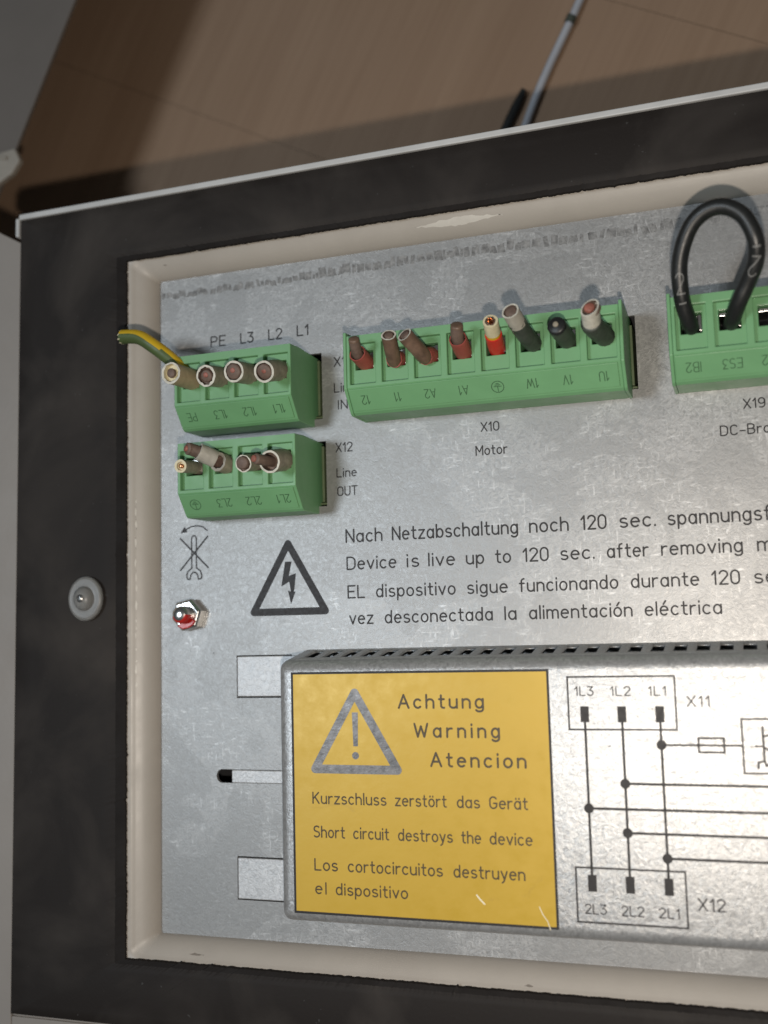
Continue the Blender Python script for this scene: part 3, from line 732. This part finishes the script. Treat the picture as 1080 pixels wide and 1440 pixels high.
def core(name, t, pts, r, mat, tip=None, jit=0.10, n=5):
    mb = MB(); p = bez(pts, n); k = len(p)
    d = (p[-1]-p[-2]).normalized()
    p = p + [p[-1] + d*r*0.12]; rr = [r]*(k-1) + [r*0.97, r*0.80]
    mb.tube(p, rr, 14, True, True, 0, lambda i, j: 1 if (tip and i >= k-2) else 0, jit=jit)
    if tip: mb.mi[-1] = 1
    return mb.build(name, [mat, tip or mat], t, smooth=True, angle=60)

# first block: four thick sheathed stubs and the yellow-green one
t = wire('thick beige cut wire with hollow cream end at far left of the upper small block', (-123.6,61.4,12.6))
sheath('sheath', t, [(-123.5,61.4,8),(-123.4,61.4,13),(-123.9,61.0,21.8)], 2.55, M['beige_sheath'], M['cut_white'], 0.80, 1.2, M['cream'])
core('core', t, [(-123.6,61.2,17),(-124.0,61.1,21.6)], 1.1, M['cream'], M['core_brown'])
for k, (x, zt, y1, rag, l) in enumerate(((-116.1,19.4,60.1,0.20,'thick grey cut wire with a torn white rim, second in the upper small block'),
        (-108.5,20.2,60.1,0.10,'thick grey cut wire with reddish copper tip, third in the upper small block'),
        (-100.9,20.2,59.3,0.04,'thick grey cut wire with clean round white rim, rightmost in the upper small block'))):
    t = wire(l, (x,61.2,12.6))
    sheath('sheath', t, [(x+0.1,61.3,8),(x+0.1,61.2,13),(x,y1,zt)], 2.5, M['grey_sheath'], M['cut_white'], 0.80, 1.3, rag=rag, jit=0.03+rag*0.2)
    core('core', t, [(x,61,zt-3),(x-0.1,y1+0.05,zt-0.5 + 0.5*(k==1))], 1.88 if k else 1.5, M['core_brown'], None)
    core('copper_tip', t, [(x,61,zt-3),(x-0.15,y1+0.25,zt-0.15+0.5*(k==1))], 0.62, M['core_red'])
t = wire('yellow and green striped wire stub reaching left over the beige frame', (-124.6,63.0,12.6))
mb = MB(); pth = bez([(-124.8,62.8,8),(-125.6,63.6,12.6),(-128.2,66.6,14.8),(-132.1,69.9,16.0),(-136.2,72.5,15.8),(-141.0,73.3,15.2)], 8)
STR = 6
def stripe(i, j): return 0 if (j + int(i*0.05) + STR) % 20 < 10 else 3
L = mb.tube(pth, 1.75, 20, True, False, 0, stripe); mb.ring_end(L[-1], 0.62, 1, 1.0, 2, 0.3)
mb.build('sheath', [M['wire_yellow'], M['cream'], M['core_brown'], M['wire_green']], t, smooth=True)
mb = MB()
for k in range(9):
    a = 2*math.pi*k/9; c = Vector((-141.0, 73.3 + 1.45*math.cos(a), 15.2 + 1.45*math.sin(a)))
    mb.tube([c, c + Vector((-random.uniform(.3,.9), random.uniform(-.25,.25), random.uniform(-.2,.3)))], [0.38, 0.12], 6)
mb.build('frayed_end', M['cream'], t)

# second block
dyb = -21.2
t = wire('thin beige cut wire with copper hollow end at far left of the lower small block', (-122.9,40.2,12.6))
sheath('sheath', t, [(-122.8,40.2,8),(-122.7,40.0,13),(-122.5,39.3,20.0)], 1.55, M['grey_sheath'], M['cream'], 0.66, 0.8, M['cream'])
core('core', t, [(-122.6,39.6,16),(-122.5,39.35,19.8)], 0.55, M['copper'], None)
t = wire('split grey cut wire bent to the left across the lower small block', (-115.2,40.0,12.6))
sheath('sheath', t, [(-114.8,40.2,8),(-114.6,40.2,13),(-115.1,40.4,15.6)], 2.3, M['grey_sheath'], M['cut_grey'], 0.72, 1.4, rag=0.25)
sheath('split_sheath', t, [(-115.4,40.9,16.4),(-118.2,42.5,19.2)], 2.05, M['cut_grey'], M['cut_white'], 0.80, 2.0, rag=0.25, jit=0.10)
core('core', t, [(-116,41.4,17),(-119.2,42.8,20.2),(-120.0,43.0,21.2)], 1.45, M['core_brown'], None)
core('copper_tip', t, [(-119.6,42.8,20.4),(-120.4,43.1,21.5)], 0.75, M['core_red'])
t = wire('thin rimmed brown cut wire, third in the lower small block', (-107.7,40.0,12.6))
sheath('sheath', t, [(-107.5,40.1,8),(-107.5,40.0,13),(-107.6,39.1,17.6)], 2.0, M['grey_sheath'], M['cut_white'], 0.86, 0.5, rag=0.12)
core('core', t, [(-107.6,39.6,15),(-107.6,39.2,18.3)], 1.5, M['core_brown'], None)
t = wire('wide white rimmed cut wire with core leaning left, rightmost in the lower small block', (-100.1,40.0,12.6))
sheath('sheath', t, [(-99.9,40.1,8),(-99.9,40.0,13),(-100.2,38.7,19.4)], 2.6, M['grey_sheath'], M['cut_white'], 0.82, 2.2, rag=0.05)
core('core', t, [(-100.4,39.2,16),(-101.2,39.0,20),(-102.2,39.1,22.4)], 1.25, M['core_brown'], None)
core('copper_tip', t, [(-101.5,39.0,20.5),(-102.7,39.2,22.7)], 0.8, M['core_red'])

# long block
def red_stub(label, x, rim, tip, sheathmat, ring=None, bend=None, rtip=1.25):
    t = wire(label, (x,61.3,12.6))
    sheath('red_sleeve', t, [(x+0.2,61.0,8),(x+0.2,61.0,12),rim], 1.95, M['red_sleeve'], M['red_sleeve'], 0.86, 1.6, M['core_brown'], rag=0.03)
    pts = [(x+0.1,61.0,12.0), rim] + ([bend] if bend else []) + [tip]
    if ring: 
        sheath('sheath', t, pts, rtip+0.25, sheathmat, ring, 0.80, 1.0, rag=0.12); core('core', t, [Vector(pts[-2]).lerp(Vector(tip),0.5), Vector(tip)], rtip*0.72, M['core_brown'], None)
    else:
        core('core', t, pts, rtip, sheathmat, M['brown_sheath'])
    return t
red_stub('faded red sleeved wire stub with dark tip at the left end of the long block', -79.4, (-79.6,62.1,16.6), (-79.3,64.6,19.6), M['core_brown'])
red_stub('brown wire stub rising straight from a red sleeve, second in the long block', -71.8, (-71.8,60.5,14.2), (-70.9,64.3,20.4), M['brown_sheath'], M['cut_white'], rtip=1.4)
red_stub('brown wire stub leaning left from a red sleeve, third in the long block', -64.2, (-64.6,60.3,14.4), (-67.2,63.9,20.6), M['brown_sheath'], M['cut_white'], bend=(-65.5,61.6,17.0), rtip=1.5)
t = red_stub('short red sleeved wire stub with dark core, fourth in the long block', -56.5, (-56.2,62.6,17.2), (-55.6,64.8,20.0), M['core_brown'], rtip=1.4)
t = wire('bright red and cream wire stub with bare copper strands in the long block', (-48.9,61.2,12.6))
mb = MB(); P5 = bez([(-48.8,61.0,8),(-48.8,61.0,12),(-48.3,62.6,17.4)], 7); mb.tube(P5, 1.85, 22, True, True); mb.build('red_sleeve', M['bright_red'], t, smooth=True)
mb = MB(); mb.tube([(-48.34,62.5,17.2),(-48.2,63.0,18.4)], 1.55, 20); mb.build('yellow_collar', M['wire_yellow'], t, smooth=True)
sheath('sheath', t, [(-48.25,62.9,18.0),(-47.9,64.3,21.6)], 1.65, M['cream'], M['cream'], 0.70, 0.6, M['core_brown'], rag=0.2)
mb = MB()
for k in range(7):
    a = 2*math.pi*k/7; q = Vector((-47.9 + 0.45*math.cos(a), 64.3 + 0.45*math.sin(a), 21.2)); mb.tube([q, q + Vector((random.uniform(-.2,.2), random.uniform(0,.4), random.uniform(.7,1.5)))], [0.24,0.18], 6)
mb.build('copper_strand', M['copper'], t)
t = wire('charcoal wire stub bent left with pale grey collar in the long block', (-41.3,61.2,12.6))
sheath('sheath', t, [(-40.6,60.9,8),(-40.7,60.9,12.5),(-41.6,62.0,17.5),(-42.4,63.6,21.8)], 1.9, M['dark_wire'], M['black_wire'], 0.8, 1.0, M['black_wire'])
sheath('collar', t, [(-42.2,63.2,21.0),(-42.9,64.9,25.0)], 1.85, M['cut_grey'], M['cut_white'], 0.82, 2.2, M['core_brown'], rag=0.06)
core('core', t, [(-42.5,64,22),(-42.9,64.9,24.6)], 1.35, M['core_brown'], None)
t = wire('plain black wire stub with pale pin tip, second from right in the long block', (-33.7,61.2,12.6))
core('sheath', t, [(-33.3,60.9,8),(-33.4,60.9,12.5),(-34.3,62.0,20.6)], 2.0, M['dark_wire'], M['black_wire'], jit=0.03, n=7)
core('core', t, [(-34.2,62,19),(-34.4,62.2,21.1)], 0.6, M['grey_sheath'], None)
t = wire('black wire stub with slanted white sleeve at the right end of the long block', (-26.0,61.2,12.6))
core('sheath', t, [(-25.4,60.8,8),(-25.5,60.8,12.5),(-26.9,61.5,18.0),(-27.2,61.9,20.4)], 2.25, M['dark_wire'], None, jit=0.03, n=6)
mb = MB(); P5 = [Vector((-27.15,61.7,19.2)), Vector((-26.95,62.6,22.2)), Vector((-26.75,63.6,25.0))]
L = mb.tube(P5, 1.9, 24, True, False)
top = L[-1]; c = sum((Vector(p) for p in top), Vector())/24; ax = (P5[2]-P5[1]).normalized()
for i in range(24):                                              # slanted cut
    p = Vector(top[i]); s_ = (p.x - c.x)*0.55; idx = 48 + i; q = p + ax*s_; mb.v[idx] = tuple(q); top[i] = q
mb.ring_end(top, 0.86, 1, 1.3, 2, 0.03); mb.build('white_sleeve', [M['cut_white'], M['cut_white'], M['core_brown']], t, smooth=True, angle=50)
core('core', t, [(-27,62.4,21),(-26.9,63.9,24.6)], 1.1, M['core_brown'], M['core_red'])

# black link loop in the right-hand block
t = thing('cable_loop', 'black cable looped between two poles of the right hand green block, marked with 2', 'cable', (-4,61,12.6))
LP = [(-7.6,60.9,7),(-7.9,60.6,12.5),(-9.2,65.4,17),(-9.15,72.0,20),(-7.0,77.5,22.6),(-3.9,80.2,24.2),(-0.1,80.5,25),(3.35,78.1,25),(5.3,73.6,24.2),(5.2,69.9,22),(3.55,66.6,19.5),(1.5,63.2,17),(0.0,60.6,12.5),(-0.2,60.8,7)]
CR = 1.62
mb = MB(); pth = bez(LP, 10); mb.tube(pth, CR, 28); mb.build('sheath', M['black_wire'], t, smooth=True)
camp = Vector((0, -5, 235.8))
def on_cable(i0, ch, h, below):
    mk = MB()
    def put(u, v, l):                                            # v runs along the cable, u round it
        u = -u; k = i0; rem = v; st_ = 1 if v >= 0 else -1; rem = abs(v)
        while True:
            seg = (pth[k+st_] - pth[k]).length
            if rem <= seg: break
            rem -= seg; k += st_
        P = pth[k].lerp(pth[k+st_], rem/seg); T = (pth[k+st_] - pth[k]).normalized() * st_
        N = (camp - P).normalized(); N = (N - T*N.dot(T)).normalized(); B = T.cross(N)
        a = u/CR; return P + (N*math.cos(a) + B*math.sin(a)) * (CR + 0.02 + l)
    w = G[ch][0]*h*0.75
    for n_, st_ in enumerate([q for p in G[ch][1] for q in split_sharp(p)]):
        dense = []
        for a, b in zip(st_, st_[1:]): dense += [(a[0]+(b[0]-a[0])*q/3, a[1]+(b[1]-a[1])*q/3) for q in range(3)]
        dense.append(st_[-1])
        ribbon(mk, [(-(p[0]*h*0.75 - w/2), p[1]*h) for p in dense], 0.28, put, 0.02 + 0.006*n_)
    ribbon(mk, [(-0.6, below), (-0.2, below), (0.2, below), (0.6, below)], 0.34, put, 0.02)
    mk.build('cable_number', M['white_mark'], t, merge=False)
on_cable(22, '2', 4.0, -1.8)
on_cable(87, '2', 4.0, -1.8)

# ================================================================== SMALL FITTINGS
t = thing('hex_nut', 'shiny hexagonal nut and bolt end dabbed with red lacquer', 'nut', (-130.9,5.4,0))
mb = MB(); hexa = lambda r, z: [(-130.9 + r*math.cos(math.radians(60*k+12)), 5.4 + r*math.sin(math.radians(60*k+12)), z) for k in range(6)]
mb.loops([hexa(4.1,0.05), hexa(4.1,2.6), hexa(3.5,3.1)]); mb.quad(hexa(3.5,3.1)); mb.build('nut', M['chrome'], t, bevel=0.2)
mb = MB(); ringp = lambda r, z: [(-130.9 + r*math.cos(2*math.pi*k/28), 5.4 + r*math.sin(2*math.pi*k/28), z) for k in range(28)]
mb.loops([ringp(2.15,2.8), ringp(2.15,5.2), ringp(1.95,5.9), ringp(1.4,6.3), ringp(0.5,6.45)], mifun=lambda i, j: 1 if 15 <= j <= 27 and i < 3 else 0); mb.quad(ringp(0.5,6.45))
mb.build('bolt_end', [M['chrome'], M['red_lacquer']], t, smooth=True)
mb = MB()
pts = [(-131.9,3.6),(-130.4,3.7),(-129.0,4.4),(-127.9,3.9),(-128.6,2.9),(-129.8,2.2),(-131.4,1.9),(-133.0,2.6)]
mb.prism(pts, 2.9, 3.6); mb.build('lacquer_dab', M['red_lacquer'], t, bevel=0.25, seg=3)

t = thing('plastic_stud', 'clear round plastic stud pressed into the black foam seal', 'stud', (-155.7,10.1,8.0))
def ov(r, z, dx=0): return [(-155.7 + dx + 0.88*r*math.cos(2*math.pi*k/40), 10.1 + r*math.sin(2*math.pi*k/40), z) for k in range(40)]
mb = MB(); mb.loops([ov(5.3,7.9), ov(5.5,8.2), ov(5.5,8.8), ov(5.2,9.2), ov(4.6,9.3), ov(3.4,9.0), ov(3.1,9.1)]); mb.quad(list(reversed(ov(5.3,7.9)))); mb.quad(ov(3.1,9.1))
mb.build('disc', M['clear'], t, smooth=True, angle=60)
mb = MB(); mb.loops([ov(3.0,9.12), ov(2.9,9.9), ov(2.4,10.7), ov(1.5,11.2), ov(0.5,11.35)]); mb.quad(ov(0.5,11.35)); mb.quad(list(reversed(ov(3.0,9.12))))
mb.build('dome', M['clear'], t, smooth=True, angle=60)

mb = MB(); mb.loops([ov(1.0,11.2,0.3), ov(1.0,11.6,0.3), ov(0.6,11.9,0.3)]); mb.quad(ov(0.6,11.9,0.3)); mb.build('highlight_disc', M['chrome'], t, smooth=True)  # small chrome disc added to give the dome its bright highlight

# things lying on the floor beyond the rim
t = thing('pale_strip', 'pale plastic strip lying on the floor boards beyond the rim', 'strip', (-47,167,-70))
def run(p, q, n=12, wob=0.0): 
    p, q = Vector(p), Vector(q); return [p.lerp(q, i/n) + Vector((wob*math.sin(i*0.9), 0, 0)) for i in range(n+1)]
mb = MB(); mb.tube(run((-66,128,-68.4),(-20,222,-68.4), 14, 0.5), 1.2, 12); mb.build('strip', M['pale'], t, smooth=True)
mb = MB(); mb.tube([(-40.6,179.6,-68.4),(-39.6,181.6,-68.4)], 1.55, 14); mb.build('binder', M['dark_wire'], t, smooth=True)
mb = MB(); mb.tube(run((-73,126,-68.6),(-55.3,161.5,-68.6), 8, 0.3), [1.4]*8+[0.9], 12)  # black tube added in place of the dark board gap beside the strip
tag(mb.build('dark_seam', M['black_wire'], smooth=True), 'black cord drawn as a tube beside the pale strip on the floor', 'seam')
